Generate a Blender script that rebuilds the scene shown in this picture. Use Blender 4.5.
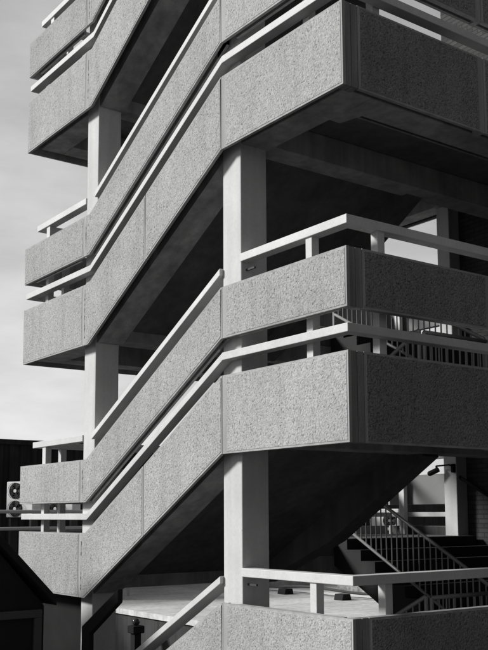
import bpy, bmesh, math, random
from mathutils import Vector, Matrix
random.seed(7)
S = bpy.context.scene
for o in list(bpy.data.objects): bpy.data.objects.remove(o)
COL = S.collection

# ------------------------------------------------------------------ camera
YAW, PITCH, ROLL = 0.9374, 0.1181, -0.005
fw = Vector((-math.sin(YAW)*math.cos(PITCH), math.cos(YAW)*math.cos(PITCH), math.sin(PITCH)))
r0 = Vector((math.cos(YAW), math.sin(YAW), 0)); u0 = r0.cross(fw)
rt = r0*math.cos(ROLL) + u0*math.sin(ROLL); up = -r0*math.sin(ROLL) + u0*math.cos(ROLL)
cd = bpy.data.cameras.new('camera'); cam = bpy.data.objects.new('camera', cd); COL.objects.link(cam)
m3 = Matrix((rt, up, -fw)).transposed()
cam.matrix_world = Matrix.Translation((5.969, -5.4965, 0.5602)) @ m3.to_4x4()
cd.sensor_fit = 'VERTICAL'; cd.sensor_height = 24; cd.lens = 949.7/650*24
cd.shift_y = (401.4-325)/650
cd.clip_start = 0.05; cd.clip_end = 3000
S.camera = cam

# ------------------------------------------------------------------ light
SUN_EL, SUN_AZ = math.radians(28), Vector((-0.57, -0.82))     # azimuth: direction towards the sun
SUN_STRENGTH, SUN_ANGLE, SKY = 4.8, math.radians(11), 0.07
sx, sy = SUN_AZ.normalized()
sdir = Vector((sx*math.cos(SUN_EL), sy*math.cos(SUN_EL), math.sin(SUN_EL)))
sd = bpy.data.lights.new('sun', 'SUN'); sun = bpy.data.objects.new('sun', sd); COL.objects.link(sun)
sd.energy = SUN_STRENGTH; sd.angle = SUN_ANGLE; sd.color = (1, 0.995, 0.985)
sun.rotation_mode = 'QUATERNION'; sun.rotation_quaternion = sdir.to_track_quat('Z', 'Y')

W = bpy.data.worlds.new('World'); S.world = W; W.use_nodes = True
nt = W.node_tree; nt.nodes.clear()
def N(t, typ, **kw):
    n = t.nodes.new(typ)
    for k, v in kw.items(): setattr(n, k, v)
    return n
sky = N(nt, 'ShaderNodeTexSky', sky_type='NISHITA', sun_disc=False)
sky.sun_elevation = SUN_EL; sky.sun_rotation = math.atan2(sx, sy)
sep = N(nt, 'ShaderNodeSeparateColor'); nt.links.new(sky.outputs[0], sep.inputs[0])   # black and white film behind a red filter
tc = N(nt, 'ShaderNodeTexCoord')
mp = N(nt, 'ShaderNodeMapping'); mp.inputs['Scale'].default_value = (1.0, 1.0, 3.6)
nt.links.new(tc.outputs['Generated'], mp.inputs[0])
nz = N(nt, 'ShaderNodeTexNoise'); nz.inputs['Scale'].default_value = 3.1; nz.inputs['Detail'].default_value = 7; nz.inputs['Roughness'].default_value = 0.55
nt.links.new(mp.outputs[0], nz.inputs[0])
cr = N(nt, 'ShaderNodeMapRange'); cr.inputs[1].default_value = .34; cr.inputs[2].default_value = .66
nt.links.new(nz.outputs[0], cr.inputs[0])
# the cloud deck lies over the side of the sky beyond the tower, clear sky the other way
dt = N(nt, 'ShaderNodeVectorMath', operation='DOT_PRODUCT'); dt.inputs[1].default_value = (-0.9, -0.35, -0.05)
nt.links.new(tc.outputs['Generated'], dt.inputs[0])
dr = N(nt, 'ShaderNodeMapRange'); dr.inputs[1].default_value = -0.3; dr.inputs[2].default_value = 0.45; dr.inputs[3].default_value = 0.24
nt.links.new(dt.outputs['Value'], dr.inputs[0])
cl = N(nt, 'ShaderNodeMapRange'); cl.inputs[3].default_value = 7.1; cl.inputs[4].default_value = 10.6     # cloud brightness
nt.links.new(cr.outputs[0], cl.inputs[0])
sz = N(nt, 'ShaderNodeSeparateXYZ'); nt.links.new(tc.outputs['Generated'], sz.inputs[0])
el = N(nt, 'ShaderNodeMapRange'); el.inputs[1].default_value = 0.0; el.inputs[2].default_value = 0.62; el.inputs[3].default_value = 1.24; el.inputs[4].default_value = 0.62
nt.links.new(sz.outputs['Z'], el.inputs[0])
mu = N(nt, 'ShaderNodeMath', operation='MULTIPLY'); nt.links.new(cl.outputs[0], mu.inputs[0]); nt.links.new(el.outputs[0], mu.inputs[1])
mx = N(nt, 'ShaderNodeMix'); nt.links.new(dr.outputs[0], mx.inputs[0]); nt.links.new(sep.outputs[0], mx.inputs[2]); nt.links.new(mu.outputs[0], mx.inputs[3])
bg = N(nt, 'ShaderNodeBackground'); bg.inputs[1].default_value = SKY
nt.links.new(mx.outputs[0], bg.inputs[0])
ow = N(nt, 'ShaderNodeOutputWorld'); nt.links.new(bg.outputs[0], ow.inputs[0])

S.render.engine = 'CYCLES'
S.view_settings.view_transform = 'Standard'; S.view_settings.look = 'None'
S.view_settings.exposure = 0; S.view_settings.gamma = 1; S.view_settings.use_curve_mapping = False
S.cycles.max_bounces = 6

# ------------------------------------------------------------------ materials
def mat(name, base, rough=.85, var=.12, vscale=1.2, fine=.08, fscale=60, bump=.15, bscale=90, bdist=.004, streak=0.0, metal=0, objvar=.05, holes=0, grain=0):
    m = bpy.data.materials.new(name); m.use_nodes = True; t = m.node_tree
    b = t.nodes['Principled BSDF']; b.inputs['Roughness'].default_value = rough; b.inputs['Metallic'].default_value = metal
    b.inputs['Specular IOR Level'].default_value = .25
    g = N(t, 'ShaderNodeNewGeometry'); P = g.outputs['Position']
    def noise(sc, det=5, vec=P):
        n = N(t, 'ShaderNodeTexNoise'); n.inputs['Scale'].default_value = sc; n.inputs['Detail'].default_value = det
        t.links.new(vec, n.inputs[0]); return n.outputs[0]
    def mr(v, lo, hi, a=.3, c=.7):
        n = N(t, 'ShaderNodeMapRange'); n.inputs[1].default_value = a; n.inputs[2].default_value = c
        n.inputs[3].default_value = lo; n.inputs[4].default_value = hi; t.links.new(v, n.inputs[0]); return n.outputs[0]
    def mul(a, c):
        n = N(t, 'ShaderNodeMath', operation='MULTIPLY'); t.links.new(a, n.inputs[0]); t.links.new(c, n.inputs[1]); return n.outputs[0]
    v = mul(mr(noise(vscale), 1-var, 1+var), mr(noise(fscale, 3), 1-fine, 1+fine))
    if streak:
        mp_ = N(t, 'ShaderNodeMapping'); mp_.inputs['Scale'].default_value = (9, 9, .55); t.links.new(P, mp_.inputs[0])
        v = mul(v, mr(noise(1, 4, mp_.outputs[0]), 1-streak, 1+streak*.3, .35, .62))
    if holes:
        vo = N(t, 'ShaderNodeTexVoronoi'); vo.inputs['Scale'].default_value = holes; t.links.new(P, vo.inputs[0])
        hs = N(t, 'ShaderNodeSeparateColor'); t.links.new(vo.outputs['Color'], hs.inputs[0])
        th_ = N(t, 'ShaderNodeMath', operation='MULTIPLY'); th_.inputs[1].default_value = .11; t.links.new(hs.outputs[0], th_.inputs[0])
        lt = N(t, 'ShaderNodeMath', operation='SUBTRACT'); t.links.new(vo.outputs['Distance'], lt.inputs[0]); t.links.new(th_.outputs[0], lt.inputs[1])
        v = mul(v, mr(lt.outputs[0], .45, 1, -.06, .0))
    if grain:
        mg_ = N(t, 'ShaderNodeMapping'); mg_.inputs['Scale'].default_value = (6, .5, 1); mg_.inputs['Rotation'].default_value = (0, 0, .12); t.links.new(P, mg_.inputs[0])
        v = mul(v, mr(noise(1, 6, mg_.outputs[0]), 1-grain, 1+grain*.4, .33, .62))
    oi = N(t, 'ShaderNodeObjectInfo'); v = mul(v, mr(oi.outputs['Random'], 1-objvar, 1+objvar, 0, 1))
    k = N(t, 'ShaderNodeMath', operation='MULTIPLY'); k.inputs[1].default_value = base; t.links.new(v, k.inputs[0])
    cc = N(t, 'ShaderNodeCombineColor')
    for i in range(3): t.links.new(k.outputs[0], cc.inputs[i])
    t.links.new(cc.outputs[0], b.inputs['Base Color'])
    if bump:
        bp = N(t, 'ShaderNodeBump'); bp.inputs['Strength'].default_value = bump; bp.inputs['Distance'].default_value = bdist
        t.links.new(noise(bscale, 4), bp.inputs['Height']); t.links.new(bp.outputs[0], b.inputs['Normal'])
    m['k'] = 1
    return m

def aggregate(name='exposed_aggregate', AGG=.37, bdist=.0075, bstr=.7):
    m = bpy.data.materials.new(name); m.use_nodes = True; t = m.node_tree
    b = t.nodes['Principled BSDF']; b.inputs['Roughness'].default_value = .9; b.inputs['Specular IOR Level'].default_value = .2
    g = N(t, 'ShaderNodeNewGeometry'); P = g.outputs['Position']
    dn = N(t, 'ShaderNodeTexNoise'); dn.inputs['Scale'].default_value = 14; t.links.new(P, dn.inputs[0])
    ad = N(t, 'ShaderNodeVectorMath', operation='MULTIPLY_ADD'); ad.inputs[1].default_value = (.05,)*3
    t.links.new(dn.outputs['Color'], ad.inputs[0]); t.links.new(P, ad.inputs[2])
    def vor(sc, feat='F1'):
        n = N(t, 'ShaderNodeTexVoronoi', feature=feat); n.inputs['Scale'].default_value = sc; t.links.new(ad.outputs[0], n.inputs[0]); return n
    def noise(sc, det=5):
        n = N(t, 'ShaderNodeTexNoise'); n.inputs['Scale'].default_value = sc; n.inputs['Detail'].default_value = det; t.links.new(P, n.inputs[0]); return n.outputs[0]
    def mr(v, lo, hi, a=.3, c=.7):
        n = N(t, 'ShaderNodeMapRange'); n.inputs[1].default_value = a; n.inputs[2].default_value = c
        n.inputs[3].default_value = lo; n.inputs[4].default_value = hi; t.links.new(v, n.inputs[0]); return n.outputs[0]
    def op(o, a, c):
        n = N(t, 'ShaderNodeMath', operation=o)
        t.links.new(a, n.inputs[0])
        if isinstance(c, float): n.inputs[1].default_value = c
        else: t.links.new(c, n.inputs[1])
        return n.outputs[0]
    v1 = vor(52); v2 = vor(75)
    n1 = noise(52, 6); n2 = noise(1.1, 5); n3 = noise(120, 3)
    pits = mr(n1, .30, 1.0, .31, .40)                         # dark pits between the stones
    sc_ = N(t, 'ShaderNodeSeparateColor'); t.links.new(v1.outputs['Color'], sc_.inputs[0])
    sd_ = N(t, 'ShaderNodeSeparateColor'); t.links.new(v2.outputs['Color'], sd_.inputs[0])
    col = op('MULTIPLY', pits, mr(sc_.outputs[0], .86, 1.12, 0, 1))
    col = op('MULTIPLY', col, mr(sd_.outputs[1], .62, 1.0, .0, .16))     # a few darker stones
    col = op('MULTIPLY', col, mr(n3, .84, 1.14))
    col = op('MULTIPLY', col, mr(n2, .88, 1.08))
    mp_ = N(t, 'ShaderNodeMapping'); mp_.inputs['Scale'].default_value = (7, 7, .7); t.links.new(P, mp_.inputs[0])
    st = N(t, 'ShaderNodeTexNoise'); st.inputs['Scale'].default_value = 1; st.inputs['Detail'].default_value = 5; t.links.new(mp_.outputs[0], st.inputs[0])
    col = op('MULTIPLY', col, mr(st.outputs[0], .92, 1.02, .34, .52))    # rain streaks
    oi = N(t, 'ShaderNodeObjectInfo'); col = op('MULTIPLY', col, mr(oi.outputs['Random'], .94, 1.06, 0, 1))
    col = op('MULTIPLY', col, AGG)
    cc = N(t, 'ShaderNodeCombineColor')
    for i in range(3): t.links.new(col, cc.inputs[i])
    t.links.new(cc.outputs[0], b.inputs['Base Color'])
    h = op('ADD', op('MULTIPLY', n1, 1.6), op('MULTIPLY', mr(v1.outputs['Distance'], 1, 0, 0, .7), .55))
    h = op('ADD', h, op('MULTIPLY', n3, .5))
    bp = N(t, 'ShaderNodeBump'); bp.inputs['Strength'].default_value = bstr; bp.inputs['Distance'].default_value = bdist
    t.links.new(h, bp.inputs['Height']); t.links.new(bp.outputs[0], b.inputs['Normal'])
    return m

def bricks():
    m = bpy.data.materials.new('dark_brick'); m.use_nodes = True; t = m.node_tree
    b = t.nodes['Principled BSDF']; b.inputs['Roughness'].default_value = .9
    g = N(t, 'ShaderNodeNewGeometry')
    s = N(t, 'ShaderNodeSeparateXYZ'); t.links.new(g.outputs['Position'], s.inputs[0])
    a = N(t, 'ShaderNodeMath', operation='ADD'); t.links.new(s.outputs[0], a.inputs[0]); t.links.new(s.outputs[1], a.inputs[1])
    c = N(t, 'ShaderNodeCombineXYZ'); t.links.new(a.outputs[0], c.inputs[0]); t.links.new(s.outputs[2], c.inputs[1])
    br = N(t, 'ShaderNodeTexBrick'); br.inputs['Scale'].default_value = 1; br.inputs['Brick Width'].default_value = .23; br.inputs['Row Height'].default_value = .077
    br.inputs['Mortar Size'].default_value = .009; br.inputs['Color1'].default_value = (.028,)*3+(1,); br.inputs['Color2'].default_value = (.05,)*3+(1,)
    br.inputs['Mortar'].default_value = (.02,)*3+(1,); br.inputs['Mortar Smooth'].default_value = .2
    t.links.new(c.outputs[0], br.inputs[0]); t.links.new(br.outputs[0], b.inputs['Base Color'])
    bp = N(t, 'ShaderNodeBump'); bp.inputs['Strength'].default_value = .8; bp.inputs['Distance'].default_value = .01; bp.invert = True
    t.links.new(br.outputs['Fac'], bp.inputs['Height']); t.links.new(bp.outputs[0], b.inputs['Normal'])
    return m

M = dict(
    agg=aggregate(),
    agg_shaded=aggregate('shaded_face_aggregate', .31, .020, 1.0),  # right face copy: its shade put into a darker colour, with stronger bump
    conc=mat('smooth_concrete', .34, streak=.18, bump=.2),
    strip=mat('weathered_strip', .24, streak=.3, var=.25, bump=.25),
    col=mat('painted_column', .50, rough=.8, var=.07, vscale=2.2, fine=.04, fscale=30, streak=.07, bump=.22, bscale=55, holes=16),
    rail=mat('painted_rail', .56, rough=.6, var=.07, vscale=2.6, fine=.05, fscale=40, streak=.04, bump=.15, bscale=50),
    beam=mat('stained_beam', .32, var=.25, vscale=2.5, streak=.2, bump=.25),
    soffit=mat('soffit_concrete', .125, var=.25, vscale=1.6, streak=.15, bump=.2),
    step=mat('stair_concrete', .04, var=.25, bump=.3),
    metal=mat('grey_metal', .30, rough=.45, var=.05, bump=0, metal=.3),
    brick=bricks(),
    clad=mat('dark_cladding', .030, rough=.6, var=.25, streak=.3, bump=.05),
    dark=mat('dark_timber', .018, rough=.9, var=.3, bump=.2),
    frame=mat('dark_frame', .05, rough=.7, var=.2),
    chip=mat('chipped_concrete', .07, var=.3, bump=.5, bscale=60),
    dimmed=mat('dimmed_grey', .17, rough=.6, var=.12, bump=.05),
    white=mat('white_casing', .78, rough=.5, var=.05, streak=.06, bump=.03),
    black=mat('black_plastic', .015, rough=.55, bump=.05),
    roof=mat('pale_roof_deck', .55, var=.16, vscale=.8, fine=.15, fscale=9, bump=.3, bscale=30, grain=.16),
    rwall=mat('dark_render', .05, var=.3, streak=.3),
    stone=mat('rough_stone', .20, var=.5, vscale=4, fine=.3, fscale=14, bump=.7, bscale=18, bdist=.03),
    asphalt=mat('asphalt', .05, var=.2, bump=.4, bscale=120),
    pipe=mat('pale_pipe', .40, rough=.5, var=.1, bump=.05),
    globe=mat('lamp_glass', .03, rough=.12, var=.05, bump=0),
)

for n_ in ('dark', 'black', 'clad'): M[n_].node_tree.nodes['Principled BSDF'].inputs['Specular IOR Level'].default_value = .06

# ------------------------------------------------------------------ mesh helpers
def link(name, bm, mats, parent=None, bevel=0.0, smooth=False):
    bmesh.ops.recalc_face_normals(bm, faces=bm.faces)
    me = bpy.data.meshes.new(name); bm.to_mesh(me); bm.free()
    o = bpy.data.objects.new(name, me); COL.objects.link(o)
    for m in (mats if isinstance(mats, (list, tuple)) else [mats]): me.materials.append(m)
    if parent: o.parent = parent; o.matrix_parent_inverse = Matrix.Translation(-ORG[parent.name]) if parent.name in ORG else Matrix()
    if smooth:
        for p in me.polygons: p.use_smooth = True
    if bevel:
        md = o.modifiers.new('bevel', 'BEVEL'); md.width = bevel; md.segments = 2; md.limit_method = 'ANGLE'; md.angle_limit = math.radians(30)
    return o
ORG = {}
def empty(name, loc, label, cat, group=None):
    o = bpy.data.objects.new(name, None); COL.objects.link(o); o.location = loc; o.empty_display_size = .2
    ORG[o.name] = Vector(loc); tag(o, label, cat, group); return o
def tag(o, label=None, cat=None, group=None, kind=None):
    if label: o['label'] = label
    if cat: o['category'] = cat
    if group: o['group'] = group
    if kind: o['kind'] = kind
    return o
def box(bm, x0, x1, y0, y1, z0, z1):
    v = [bm.verts.new((x, y, z)) for x in (x0, x1) for y in (y0, y1) for z in (z0, z1)]
    for f in ((0,1,3,2),(4,6,7,5),(0,4,5,1),(2,3,7,6),(0,2,6,4),(1,5,7,3)): bm.faces.new([v[i] for i in f])
def bx(*a):
    bm = bmesh.new(); box(bm, *a); return bm
def prism(bm, poly, a, b, fn):
    """poly of (u, z); extruded between depths a and b; fn maps u, z, d to a point"""
    A = [bm.verts.new(fn(u, z, a)) for u, z in poly]; B = [bm.verts.new(fn(u, z, b)) for u, z in poly]
    f = bm.faces.new(A); bm.faces.new(B[::-1]); n = len(poly)
    for i in range(n): bm.faces.new((A[i], B[i], B[(i+1) % n], A[(i+1) % n]))
    return f
def tube(bm, pts, r, seg=8):
    rings = []
    P = [Vector(p) for p in pts]
    for i, p in enumerate(P):
        d = (P[min(i+1, len(P)-1)]-P[max(i-1, 0)]).normalized()
        a = d.orthogonal().normalized() if abs(d.z) > .9 else d.cross(Vector((0,0,1))).normalized()
        b = d.cross(a)
        rings.append([bm.verts.new(p + r*(a*math.cos(2*math.pi*k/seg)+b*math.sin(2*math.pi*k/seg))) for k in range(seg)])
    for A, B in zip(rings, rings[1:]):
        for k in range(seg): bm.faces.new((A[k], A[(k+1) % seg], B[(k+1) % seg], B[k]))
    bm.faces.new(rings[0]); bm.faces.new(rings[-1][::-1])
def sweep(bm, pts, w, h):
    """flat rail: width w in plan, depth h in height, mitred at the bends"""
    P = [Vector(p) for p in pts]; n = len(P); R = []
    for i in range(n):
        ds = []
        if i > 0: ds.append((P[i]-P[i-1]).to_2d().normalized())
        if i < n-1: ds.append((P[i+1]-P[i]).to_2d().normalized())
        d = sum(ds, Vector((0, 0))).normalized(); s = Vector((-d.y, d.x)); k = 1/max(.3, d.dot(ds[0]))
        o = Vector((s.x, s.y, 0))*w/2*k; z = Vector((0, 0, h/2))
        R.append([bm.verts.new(P[i]+a) for a in (o+z, -o+z, -o-z, o-z)])
    for A, B in zip(R, R[1:]):
        for k in range(4): bm.faces.new((A[k], A[(k+1) % 4], B[(k+1) % 4], B[k]))
    bm.faces.new(R[0]); bm.faces.new(R[-1][::-1])

# ------------------------------------------------------------------ dimensions of the tower
XL, XJ, XA, XB, XK = -6.955, -5.05, -4.90, -1.91, -1.884
YB = 7.40; H = 3.2; DZ = 1.63
T1, B1, T2, B2 = 1.963, 1.165, 2.886, 2.348
SL = DZ/(XB-XA)
fF = lambda u, z, d: (u, d, z)
fR = lambda u, z, d: (-d, u, z)
fL = lambda u, z, d: (XL+d, u, z)
fB = lambda u, z, d: (u, YB-d, z)
G0 = -2.9

# ------------------------------------------------------------------ ground
bm = bmesh.new()
v = [bm.verts.new(p) for p in ((-600,-600,G0),(600,-600,G0),(600,600,G0),(-600,600,G0))]; bm.faces.new(v)
tag(link('ground', bm, M['asphalt']), kind='structure')

# ------------------------------------------------------------------ the stair tower
tower = empty('stair_tower', (0, 0, G0), 'tall open concrete stair tower with pebbled parapet bands and pale square columns', 'stair tower')

def panel(name, poly, fn, m=.018, th=.035, prj=.004, ma='conc', lm=0, mg='agg'):
    """poly: lower chain left to right, then the upper chain back; smooth margin round a slightly proud pebbled field"""
    bm = bmesh.new(); n = len(poly); h = n//2
    def off(d):
        out = []
        for i in range(n):
            p0, p1, p2 = (Vector(poly[(i+k) % n]) for k in (-1, 0, 1))
            a, b = (p1-p0).normalized(), (p2-p1).normalized()
            na, nb = Vector((-a.y, a.x)), Vector((-b.y, b.x))
            q = (na+nb).normalized(); out.append(p1+q*d/max(.3, q.dot(na)))
        return out
    def ring(pts, d): return [bm.verts.new(fn(p[0], p[1], d)) for p in pts]
    i1, i2 = off(m), off(m+.004)
    for q in (i1, i2): q[0].x += lm; q[-1].x += lm
    R0, R1, R2, RB = ring(poly, 0), ring(i1, 0), ring(i2, -prj), ring(poly, th)
    for A, B in ((R0, R1), (R1, R2), (R0, RB)):
        for i in range(n): bm.faces.new((A[i], A[(i+1) % n], B[(i+1) % n], B[i]))
    for i in range(h-1):
        f = bm.faces.new((R2[i], R2[i+1], R2[n-2-i], R2[n-1-i])); f.material_index = 1
        bm.faces.new((RB[i], RB[i+1], RB[n-2-i], RB[n-1-i]))
    return link(name, bm, [M[ma], M[mg]], tower)
GAP = .007
def rect(a, b, lo, hi): return [(a, lo), (b, lo), (b, hi), (a, hi)]
def rake(x): return (min(max(x, XA), XB)-XB)*SL          # height of the raked band relative to the upper landing
def raked(x0, x1, lo, hi, ext=0):
    xs = [x0] + [x for x in (XA, XB) if x0 < x < x1] + [x1]
    return [(x, lo+rake(x)) for x in xs] + [(x, hi+rake(x)) for x in xs[::-1]]

def core(left, flight, right, z0, z1):
    # inner leaf and top closer of the hollow parapet
    def leaf(poly_lo, poly_hi, fn, e=0):
        bm = bmesh.new(); n = len(poly_lo)
        prism(bm, [(u, z+.012) for u, z in poly_lo]+[(u, z-.005) for u, z in poly_hi[::-1]], .085, .118, fn)
        link('inner_leaf', bm, M['conc'], tower)
        bm = bmesh.new(); prism(bm, [(u, z-.07) for u, z in poly_hi]+[(u, z-.006) for u, z in poly_hi[::-1]], .036, .084, fn)
        link('top_closer', bm, M['conc'], tower)
    L = lambda a, b, z: [(a, z), (b, z)]
    if left:
        leaf(L(XL+.19, XJ-.26, z0-DZ), L(XL+.19, XJ-.26, z1-DZ), fF); leaf(L(.195, 7.2, z0-DZ), L(.195, 7.2, z1-DZ), fL)
    if flight:
        xs = (-4.93, XA, XB, -2.08); leaf([(x, z0+rake(x)) for x in xs], [(x, z1+rake(x)) for x in xs], fF)
    if right:
        leaf(L(-1.74, -.2, z0), L(-1.74, -.2, z1), fF); leaf(L(.195, 7.1, z0), L(.195, 7.1, z1), fR)
def spall(par, x, lo, hi, seed):
    # chipped edge of the smooth strip beside the joint
    rn = random.Random(seed+3); bm = bmesh.new(); z = lo+.06+rn.random()*.12; prev = None
    top = hi-.04-rn.random()*.1
    while z < top:
        w = rn.choice((.0012, .0015, .004, .007, .012)); c = rn.uniform(-.004, .004)
        row = [bm.verts.new((x+c-w*rn.uniform(.5, 1.2), -.0018, z)), bm.verts.new((x+c+w, -.0018, z))]
        if prev: bm.faces.new((prev[0], prev[1], row[1], row[0]))
        prev = row; z += rn.uniform(.008, .035)
    link('chipped_edge', bm, M['chip'], par)
def band(name, lo, hi, k, left, flight, right, midjoint):
    z0, z1 = lo+H*k, hi+H*k
    if left:
        panel(name, rect(XL, XJ-GAP, z0-DZ, z1-DZ), fF)
        for a, b in ((.037, 1.85), (1.862, 3.70), (3.712, 5.55), (5.562, 7.295)): panel(name, rect(a, b, z0-DZ, z1-DZ), fL)
        panel(name, rect(XL, XJ-.25, z0-DZ, z1-DZ), fB)
        link('darkening_sheet', bx(XL+.12, XJ-.13, YB-.118, YB-.103, z0-DZ+.002, z1-DZ-.004), M['dimmed' if lo > 2 else 'rwall'], tower)  # added sheet, darkens the sunlit inner side of the back bands
    if flight:
        if midjoint:
            spall(panel(name, raked(XJ, -3.466, z0, z1), fF, lm=.075), XJ+.055, z0-DZ, z1-DZ, k); panel(name, raked(-3.454, XK-GAP, z0, z1), fF)
        else: spall(panel(name, raked(XJ, XK-GAP, z0, z1), fF, lm=.075), XJ+.055, z0-DZ, z1-DZ, k+9)
    if right:
        panel(name, rect(XK, 0, z0, z1), fF, lm=.055)
        link('corner_strip', bx(-.11, -.003, .0365, .106, z0, z1), M['strip'], tower, bevel=.005)
        link('corner_strip', bx(-.11, -.003, .112, .186, z0, z1), M['strip'], tower, bevel=.005)
        for a, b in ((.190, 1.856), (1.93, 3.70), (3.76, 5.50), (5.56, 7.15)): panel(name, rect(a, b, z0, z1), fR, prj=.006, mg='agg_shaded')
        for a, b in ((1.86, 1.926), (3.704, 3.756), (5.504, 5.556)): link('joint_strip', bx(-.11, -.006, a, b, z0, z1), M['conc'], tower)

ZTOP = 9.75
# columns
bm = bx(-2.07, -1.745, .14, .48, G0, T2+2*H+.9); link('column', bm, M['col'], tower, bevel=.012)
bm = bx(-5.26, -4.945, .14, .48, G0, T2+2*H+.2); link('column', bm, M['col'], tower, bevel=.012)
bm = bx(-5.17, -4.89, 6.93, 7.197, G0, T2+2*H-DZ+.3); link('column', bm, M['col'], tower, bevel=.012)

for k in range(-1, 3):
    band('fascia_panel', B1, T1, k, k >= 0, True, True, True)
    band('parapet_panel', B2, T2, k, k >= 0, True, True, False); core(k >= 0, True, True, B2+H*k, T2+H*k)

def rails(k, left):
    o = H*k; zl = o+T1+.205; zu = o+T2+.30
    # the rail in the gap, running in front of the columns
    e = .080
    pts = [(XB, e, zl), (-e, e, zl), (-e, 7.15, zl)]
    if left: pts = [(-5.2, YB-e, zl-DZ), (XL+e, YB-e, zl-DZ), (XL+e, e, zl-DZ), (XA, e, zl-DZ)] + pts
    else: pts = [(XA, e, zl-DZ)] + pts
    bm = bmesh.new(); sweep(bm, pts, .125, .080); g = link('guard_rail', bm, M['rail'], tower, bevel=.006)
    def post(par, x, y, lo, hi, sx=.09, sy=.09):
        link('post', bx(x, x+sx, y, y+sy, lo, hi), M['rail'], par, bevel=.004)
    post(g, -.72, .145, o+T1-.3, o+B2+.3); post(g, -.235, .525, o+T1-.3, o+B2+.3); post(g, -.235, 2.9, o+T1-.3, o+B2+.3)
    if left:
        post(g, -6.54, .145, o+T1-DZ-.3, o+B2-DZ+.3); post(g, XL+.14, .52, o+T1-DZ-.3, o+B2-DZ+.3); post(g, XL+.14, 3.6, o+T1-DZ-.3, o+B2-DZ+.3)
        post(g, -6.46, 7.14, o+T1-DZ-.3, o+T2-DZ-.1, .13)
    # the rail above the parapet, stopping at the columns
    e = .19
    bm = bmesh.new(); sweep(bm, [(-1.747, e, zu), (-e, e, zu), (-e, 7.15, zu)], .13, .085); h = link('handrail', bm, M['rail'], tower, bevel=.006)
    post(h, -.72, .145, o+T2-.2, zu-.04); post(h, -.235, .525, o+T2-.2, zu-.04); post(h, -.235, 3.4, o+T2-.2, zu-.04)
    link('bracket', bx(-1.748, -1.60, .20, .22, zu-.13, zu-.11), M['frame'], h)
    bm = bmesh.new()
    sweep(bm, [(-4.947, e, zu+rake(-4.947)), (XA, e, zu-DZ), (XB, e, zu), (-2.068, e, zu+rake(-2.068))][::3], .19, .075); h = link('handrail', bm, M['rail'], tower, bevel=.006)
    if left:
        bm = bmesh.new(); sweep(bm, [(-5.2, YB-e, zu-DZ), (XL+e, YB-e, zu-DZ), (XL+e, e, zu-DZ), (-5.258, e, zu-DZ)], .13, .085); h = link('handrail', bm, M['rail'], tower, bevel=.006)
        post(h, -6.54, .145, o+T2-DZ-.2, zu-DZ-.04, .11); post(h, XL+.14, .52, o+T2-DZ-.2, zu-DZ-.04); post(h, XL+.14, 3.6, o+T2-DZ-.2, zu-DZ-.04)
for k in range(-1, 3): rails(k, k >= 0)

FL = T1-.15                                   # floor of an upper landing
# landings, beams and flights
def landing(x0, x1, b, floor, left):
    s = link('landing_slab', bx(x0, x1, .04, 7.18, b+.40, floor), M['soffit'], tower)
    bm = bmesh.new()
    box(bm, x0+(.11 if left else .002), x1-(.002 if left else .11), .15, .50, b+.045, b+.398); link('edge_beam', bm, M['beam'], s, bevel=.01)
    if left:
        link('edge_beam', bx(x0+.11, x0+.46, .502, 6.84, b+.045, b+.398), M['beam'], s, bevel=.01)
        link('edge_beam', bx(x1-.30, x1-.002, .502, 6.84, b+.09, b+.398), M['beam'], s, bevel=.01)
    else:
        link('edge_beam', bx(x1-.46, x1-.11, .502, 6.84, b+.045, b+.398), M['beam'], s, bevel=.01)
        link('edge_beam', bx(x0+.002, x0+.32, .502, 6.84, b+.09, b+.398), M['beam'], s, bevel=.01)
    link('edge_beam', bx(x0+.002, x1-.002, 6.842, 7.178, b-.02 if left else b+.035, b+.398), M['beam'], s, bevel=.01)
    return s
def flight(x_low, x_high, z_low, z_high, y0, y1, beam_b=None):
    """x_low is the foot of the flight, x_high its head"""
    n = 10; dx = (x_high-x_low)/n; dz = (z_high-z_low)/n
    top = []
    for i in range(n): top += [(x_low+i*dx, z_low+i*dz+(.0 if i == 0 else 0)), (x_low+i*dx, z_low+(i+1)*dz)]
    top.append((x_high, z_high))
    poly = top + [(x_high, z_high-.40), (x_low, z_low-.40)]
    bm = bmesh.new(); prism(bm, poly, y0, y1, fF)
    bm.normal_update(); bmesh.ops.recalc_face_normals(bm, faces=bm.faces)
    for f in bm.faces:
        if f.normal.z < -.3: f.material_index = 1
    return link('stair_flight', bm, [M['step'], M['soffit']], tower)
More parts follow.
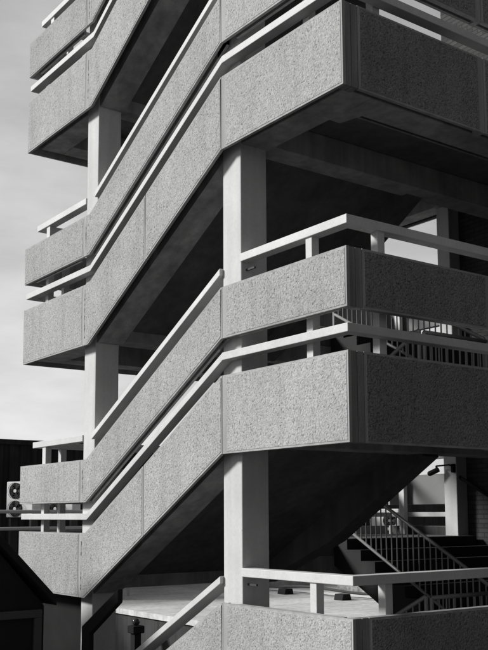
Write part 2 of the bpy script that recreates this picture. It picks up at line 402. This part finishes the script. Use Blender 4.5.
for k in range(-1, 3):
    o = H*k
    s = landing(XK-.15, -.04, B1+o, FL+o, False)
    # haunch in the corner of the beams
    bm = bmesh.new()
    prism(bm, [(-.508, B1+o+.07), (-.508, B1+o+.395), (-.86, B1+o+.395), (-.86, B1+o+.11)], .502, .74, fF)
    link('haunch', bm, M['beam'], s)
    if k >= 0:
        landing(XL+.04, XJ+.10, B1+o-DZ, FL+o-DZ, True)
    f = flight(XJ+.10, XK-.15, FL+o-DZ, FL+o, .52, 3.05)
    # raked beam behind the panel, and the one on the inner side
    for y0, y1, d in ((.15, .51, .045), (2.80, 3.07, .0)):
        dn = .12 if k > 0 else 0.0
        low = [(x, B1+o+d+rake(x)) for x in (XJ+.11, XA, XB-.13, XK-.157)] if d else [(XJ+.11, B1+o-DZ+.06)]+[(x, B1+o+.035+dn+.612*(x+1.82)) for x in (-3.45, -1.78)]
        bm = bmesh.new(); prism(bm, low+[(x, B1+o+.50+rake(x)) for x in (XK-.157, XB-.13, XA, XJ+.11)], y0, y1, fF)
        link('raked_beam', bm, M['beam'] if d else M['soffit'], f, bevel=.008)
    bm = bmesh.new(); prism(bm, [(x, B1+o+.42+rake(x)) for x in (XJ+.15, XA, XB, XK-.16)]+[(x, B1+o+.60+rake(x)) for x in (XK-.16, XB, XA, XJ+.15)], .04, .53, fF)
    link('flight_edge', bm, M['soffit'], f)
    if k < 2:
        flight(XK-.15, XJ+.10, FL+o, FL+o+H-DZ, 4.2, 7.1)

for k in (0, 1):
    o = H*k
    for x, r in ((-1.02, .016), (-1.10, .010)):
        bm = bmesh.new(); tube(bm, [(x, .53, B1+o+.38), (x, 6.8, B1+o+.38)], r, 6); link('conduit', bm, M['conc'], tower)
    bm = bmesh.new(); tube(bm, [(-1.02, 3.3, B1+o+.375), (-.52, 3.3, B1+o+.375)], .012, 6); link('conduit', bm, M['conc'], tower)
# metal balustrades round the well
def balustrade(p0, p1, n, single=True, zoff=0):
    """from p0 to p1 along the nosings; rail .95 above, bottom rail .14 above"""
    a, b = Vector(p0), Vector(p1)
    bm = bmesh.new()
    tube(bm, [a+Vector((0,0,.95)), b+Vector((0,0,.95))], .026)
    t = link('balustrade', bm, M['metal'], tower, smooth=True)
    bm = bmesh.new(); tube(bm, [a+Vector((0,0,.17)), b+Vector((0,0,.17))], .022); link('bottom_rail', bm, M['metal'], t, smooth=True)
    for q in (a, b):
        bm = bmesh.new(); tube(bm, [q+Vector((0,0,-.05)), q+Vector((0,0,.95))], .026); link('newel_post', bm, M['metal'], t)
    bm = bmesh.new()
    for i in range(1, n):
        q = a.lerp(b, i/n); tube(bm, [q+Vector((0,0,.17)), q+Vector((0,0,.95))], .0105, 6)
        if single: link('baluster', bm, M['metal'], t); bm = bmesh.new()
    if single: bm.free()
    else: tag(link('balusters', bm, M['metal'], t), kind='stuff')
    return t
for k in range(-1, 2):
    o = H*k; vis = k < 1
    balustrade((-1.95, 3.06, FL+o), (-1.95, 4.22, FL+o), 9, vis)
    balustrade((XJ+.12, 3.0, FL+o-DZ+.1), (-1.98, 3.0, FL+o+.02), 27, False)
    balustrade((-2.02, 4.26, FL+o+.05), (XJ+.12, 4.26, FL+o+H-DZ+.1), 28, k == -1)
    bm = bmesh.new(); tube(bm, [(-2.0, 7.02, FL+o+.98), (XJ+.12, 7.02, FL+o+H-DZ+1.0)], .03)
    if k == -1: link('wall_rail', bm, M['black'], tower)
    else: bm.free()

# dark bent steel rail at the foot of the front column
bm = bmesh.new()
prism(bm, [(-4.70, -2.9), (-4.50, -2.9), (-4.50, -.86), (-3.80, -.44), (-3.80, -.285), (-4.70, -.785)], -.13, -.06, fF)
link('raked_cheek', bm, M['dark'], tower, bevel=.012)
# base wall below the lowest half landing
link('base_wall', bx(XL+.2, -5.27, .3, .5, G0, B1-DZ-.02), M['dark'], tower)

# ------------------------------------------------------------------ brick building behind
bb = empty('brick_building', (-4.88, 7.2, G0), 'tall dark brick wall rising behind the stair tower', 'building')
link('brick_wall', bx(-5.165, 10, 7.2, 16, G0, 15), M['brick'], bb)
link('coping', bx(-5.2, 10.05, 7.15, 16.05, 15, 15.12), M['conc'], bb)
link('unseen_sky_blocker', bx(10.002, 18, -5, 16, G0, 4), M['brick'], bb)  # unseen block added to cut low sky light on the right face
link('coping', bx(10.06, 18.05, -5.05, 16.05, 4, 4.12), M['conc'], bb)  # cap of the added sky-blocking mass

# ------------------------------------------------------------------ security camera on the back column
sc = empty('security_camera', (-5.03, 6.92, 1.36), 'small black security camera on a bracket arm fixed to the pale back column', 'camera')
link('wall_plate', bx(-4.96, -4.90, 6.87, 6.928, 1.24, 1.39), M['black'], sc, bevel=.01)
bm = bmesh.new(); tube(bm, [(-4.93, 6.86, 1.36), (-4.93, 6.80, 1.37), (-5.22, 6.80, 1.36)], .014); link('arm', bm, M['black'], sc)
bm = bmesh.new(); tube(bm, [(-5.21, 6.80, 1.30), (-5.22, 6.80, 1.36)], .016)
tube(bm, [(-5.17, 6.80, 1.30), (-5.33, 6.74, 1.23)], .045, 10); link('camera_body', bm, M['black'], sc)
bm = bmesh.new(); tube(bm, [(-5.33, 6.74, 1.23), (-5.345, 6.735, 1.223)], .034, 10); link('lens', bm, M['globe'], sc)

# ------------------------------------------------------------------ flat roofed building beyond
fr = empty('flat_roof_building', (-13, 8, G0), 'low building with a pale flat roof seen beneath the stairs', 'building')
RZ = -1.6
link('roof_deck', bx(-19.4, -7.3, 5.46, 40, RZ-.12, RZ), M['roof'], fr)
link('wall', bx(-19.4, -7.35, 5.52, 39.9, G0, RZ-.12), M['rwall'], fr)
bm = bmesh.new(); box(bm, -16.9, -16.6, 11.0, 14.0, RZ, RZ+.27); link('roof_kerb', bm, M['conc'], fr, bevel=.02)
bm = bmesh.new(); box(bm, -14.2, -10.4, 12.5, 12.9, RZ, RZ+.40); link('stone_upstand', bm, M['stone'], fr, bevel=.03)
bm = bmesh.new()
na = [(-17.0, 10.9), (-16.0, 11.25), (-14.4, 11.5), (-12.9, 11.5), (-11.4, 11.75), (-9.5, 12.0)]; fa = [(-17.2, 11.5), (-16.4, 11.75), (-15.0, 12.05), (-13.5, 12.0), (-12.0, 12.3), (-10.0, 12.45)]
for z in (RZ+.004, RZ+.022):
    vs = [[bm.verts.new((x, y, z)) for x, y in q] for q in (na, fa)]
    for i in range(5): bm.faces.new((vs[0][i], vs[0][i+1], vs[1][i+1], vs[1][i]))
link('roof_patch', bm, M['white'], fr)
rp = []
for i in range(15):
    s = i/14; rp.append((-16.2+s*6.2, 10.75+s*.75+.10*math.sin(s*8), RZ+.20-.04*math.sin(s*11)))
bm = bmesh.new(); tube(bm, rp, .035); tag(link('roof_pipe', bm, M['frame'], smooth=True), 'long dark pipe snaking across the pale flat roof', 'pipe')
for lab, (x, y) in zip(('dark rubber block under the roof pipe beside the front column', 'dark rubber block under the roof pipe right of the lowest front handrail post'), ((-14.5, 10.9), (-12.2, 10.9))):
    bm = bmesh.new(); prism(bm, [(-.16, 0), (.16, 0), (.12, .15), (-.12, .15)], -.2, .2, lambda u, z, d, x=x, y=y: (x+d*.8, y+u, RZ+z))
    tag(link('rubber_block', bm, M['black'], bevel=.01), lab, 'rubber block', 'blocks carrying the roof pipe')

# ------------------------------------------------------------------ corrugated shed
cs = empty('corrugated_shed', (-19.6, 10, G0), 'dark corrugated metal shed behind the air conditioners', 'shed')
bm = bmesh.new(); ys = []; y = -8.0; i = 0
prof = [(0, 0), (.13, 0), (.17, .06), (.30, .06), (.34, 0)]
pts = []
while y < 13.5:
    for a, d in prof[:-1]: pts.append((y+a, d))
    y += .34
A = [bm.verts.new((-19.75+d, yy, G0)) for yy, d in pts]; B = [bm.verts.new((-19.75+d, yy, 2.60)) for yy, d in pts]
for i in range(len(pts)-1): bm.faces.new((A[i], A[i+1], B[i+1], B[i]))
w = link('cladding', bm, M['clad'], cs); md = w.modifiers.new('thick', 'SOLIDIFY'); md.thickness = .01
link('eaves_trim', bx(-19.85, -19.62, -8, 13.9, 2.56, 2.70), M['clad'], cs)
link('roof', bx(-30, -19.86, -8, 13.9, 2.5, 2.62), M['clad'], cs)
link('core_wall', bx(-29.9, -19.9, -7.9, 13.8, G0, 2.49), M['dark'], cs)

tag(link('boundary_wall', bx(-20.0, -19.6, 14.2, 60, G0, .96), M['clad'], bevel=.02), 'low dark rendered wall along the far edge of the pale flat roof', 'wall')
# ------------------------------------------------------------------ air conditioners
def fan_unit(parent, xf, y, z, r):
    bm = bmesh.new(); n = 28
    c0 = [bm.verts.new((xf, y+r*math.cos(2*math.pi*i/n), z+r*math.sin(2*math.pi*i/n))) for i in range(n)]
    c1 = [bm.verts.new((xf-.05, v.co.y, v.co.z)) for v in c0]
    bm.faces.new(c0); bm.faces.new(c1[::-1])
    for i in range(n): bm.faces.new((c0[i], c1[i], c1[(i+1) % n], c0[(i+1) % n]))
    f = link('fan', bm, M['black'], parent)
    bm = bmesh.new()
    for k in range(5):
        a = k*2*math.pi/5; q = []
        for rr, da in ((.2, -.25), (.92, -.38), (.95, .3), (.2, .3)): q.append((a+da, rr*r))
        vs = [bm.verts.new((xf+.006+.02*(j in (1, 0)), y+rr*math.cos(t), z+rr*math.sin(t))) for j, (t, rr) in enumerate(q)]
        bm.faces.new(vs)
    b = link('fan_blades', bm, M['frame'], f)
    md = b.modifiers.new('thick', 'SOLIDIFY'); md.thickness = .006
    bm = bmesh.new(); tube(bm, [(xf+.002, y, z), (xf+.04, y, z)], r*.22, 12); link('hub', bm, M['white' if y < 12 else 'dimmed'], f)  # hub of the far unit darkened to offset the sun on it
    bm = bmesh.new()
    for k in range(3):
        rr = r*(1-.27*k); tube(bm, [(xf+.05, y+rr*math.cos(2*math.pi*i/24), z+rr*math.sin(2*math.pi*i/24)) for i in range(25)], .006, 5)
    link('fan_grille', bm, M['frame'], f)
def air_con(X, y0, y1, z0, z1, fans, r, label, rot=-1.0):
    a = empty('air_conditioner', (X, (y0+y1)/2, z0), label, 'air conditioner', 'air conditioners on the dark shed')
    a.rotation_euler.z = rot
    link('casing', bx(X-.2, X+.2, y0, y1, z0, z1), M['white'], a, bevel=.02)
    for y, z in fans: fan_unit(a, X+.205, y, z, r)
    for y in (y0+.06, y1-.12): link('stand_leg', bx(X-.15, X+.16, y, y+.06, RZ if y0 > 5.5 else G0, z0-.003), M['frame'], a)
air_con(-17.3, 4.118, 4.913, 0.504, 1.421, ((4.399, 1.182), (4.399, 0.724)), .205, 'white air conditioner with two stacked fans clear of the landing at the far left')
air_con(-17.3, 5.241, 6.036, 0.504, 1.421, ((5.522, 1.182), (5.522, 0.724)), .205, 'white air conditioner whose fan shows through the gap under the lowest left parapet')
air_con(-18.9, 18.55, 19.6, -.05, .72, ((19.28, .30),), .24, 'white air conditioner half hidden behind the metal stair balustrade')

# ------------------------------------------------------------------ pipe railing on the roof
pr_ = empty('pipe_railing', (-16.75, 6, RZ), 'pale two bar pipe railing running in front of the air conditioners', 'railing')
for z in (.65, .225):
    bm = bmesh.new(); tube(bm, [(-16.75, -2, z), (-16.75, 12, z)], .045); link('pipe', bm, M['pipe'], pr_)
for y in (-1.9, 2, 7.3, 11.9):
    bm = bmesh.new(); tube(bm, [(-16.75, y, G0 if y < 5.5 else RZ), (-16.75, y, .65)], .04); link('post', bm, M['pipe'], pr_)

# ------------------------------------------------------------------ dark shed in front on the left
ds = empty('dark_shed', (-5.5, -1.5, G0), 'black lean-to shed with a sloping roof edge at the lower left', 'shed')
XS = -4.6
S0 = {}
def unproj(px, py, axis, val):
    v_ = fw + rt*((px-244)/949.7) + up*((401.4-py)/949.7); t_ = (val-cam.location[axis])/v_[axis]
    return cam.location + v_*t_
p = unproj(0, 534, 0, XS); q = unproj(57, 597, 0, XS)
sl = (p.z-q.z)/(p.y-q.y)
fX = lambda u, z, d: (XS-d, u, z)
yr = p.y-.35
bm = bmesh.new(); prism(bm, [(yr-1.2, G0), (q.y-.12, G0), (q.y-.12, q.z-.1), (yr, p.z-.35*sl-.15), (yr-1.2, q.z-.1)], .10, 1.15, fX); link('shed_wall', bm, M['dark'], ds)
bm = bmesh.new()
prism(bm, [(q.y, q.z), (yr, p.z-.35*sl), (yr, p.z-.35*sl-.14), (q.y, q.z-.10)], 0, 1.25, fX); link('roof', bm, M['dark'], ds, bevel=.01)
a = unproj(0, 612, 0, XS-.08); b = unproj(33, 612, 0, XS-.08); c = unproj(40, 640, 0, XS-.08)
bm = bmesh.new()
box(bm, XS-.099, XS-.03, a.y-.4, c.y, a.z-.09, a.z); box(bm, XS-.099, XS-.03, b.y, c.y, G0, a.z-.092)
link('door_frame', bm, M['frame'], ds, bevel=.006)
link('door', bx(XS-.12, XS-.07, a.y-.4, b.y-.005, G0+.02, a.z-.095), M['black'], ds)

# ------------------------------------------------------------------ globe lamp on a dark post
g = unproj(136, 618, 1, 5.0)
lp = empty('lamp_post', (g.x, 5.0, G0), 'small clear globe lamp on a square dark post below the roof edge', 'lamp')
link('post', bx(g.x-.09, g.x+.09, 4.92, 5.08, G0, g.z-.32), M['dark'], lp, bevel=.01)
link('cap', bx(g.x-.14, g.x+.14, 4.86, 5.14, g.z-.318, g.z-.16), M['dark'], lp, bevel=.02)
bm = bmesh.new(); bmesh.ops.create_icosphere(bm, subdivisions=3, radius=.085, matrix=Matrix.Translation((g.x, 5.0, g.z-.08)))
lg = link('globe', bm, M['globe'], lp, smooth=True)
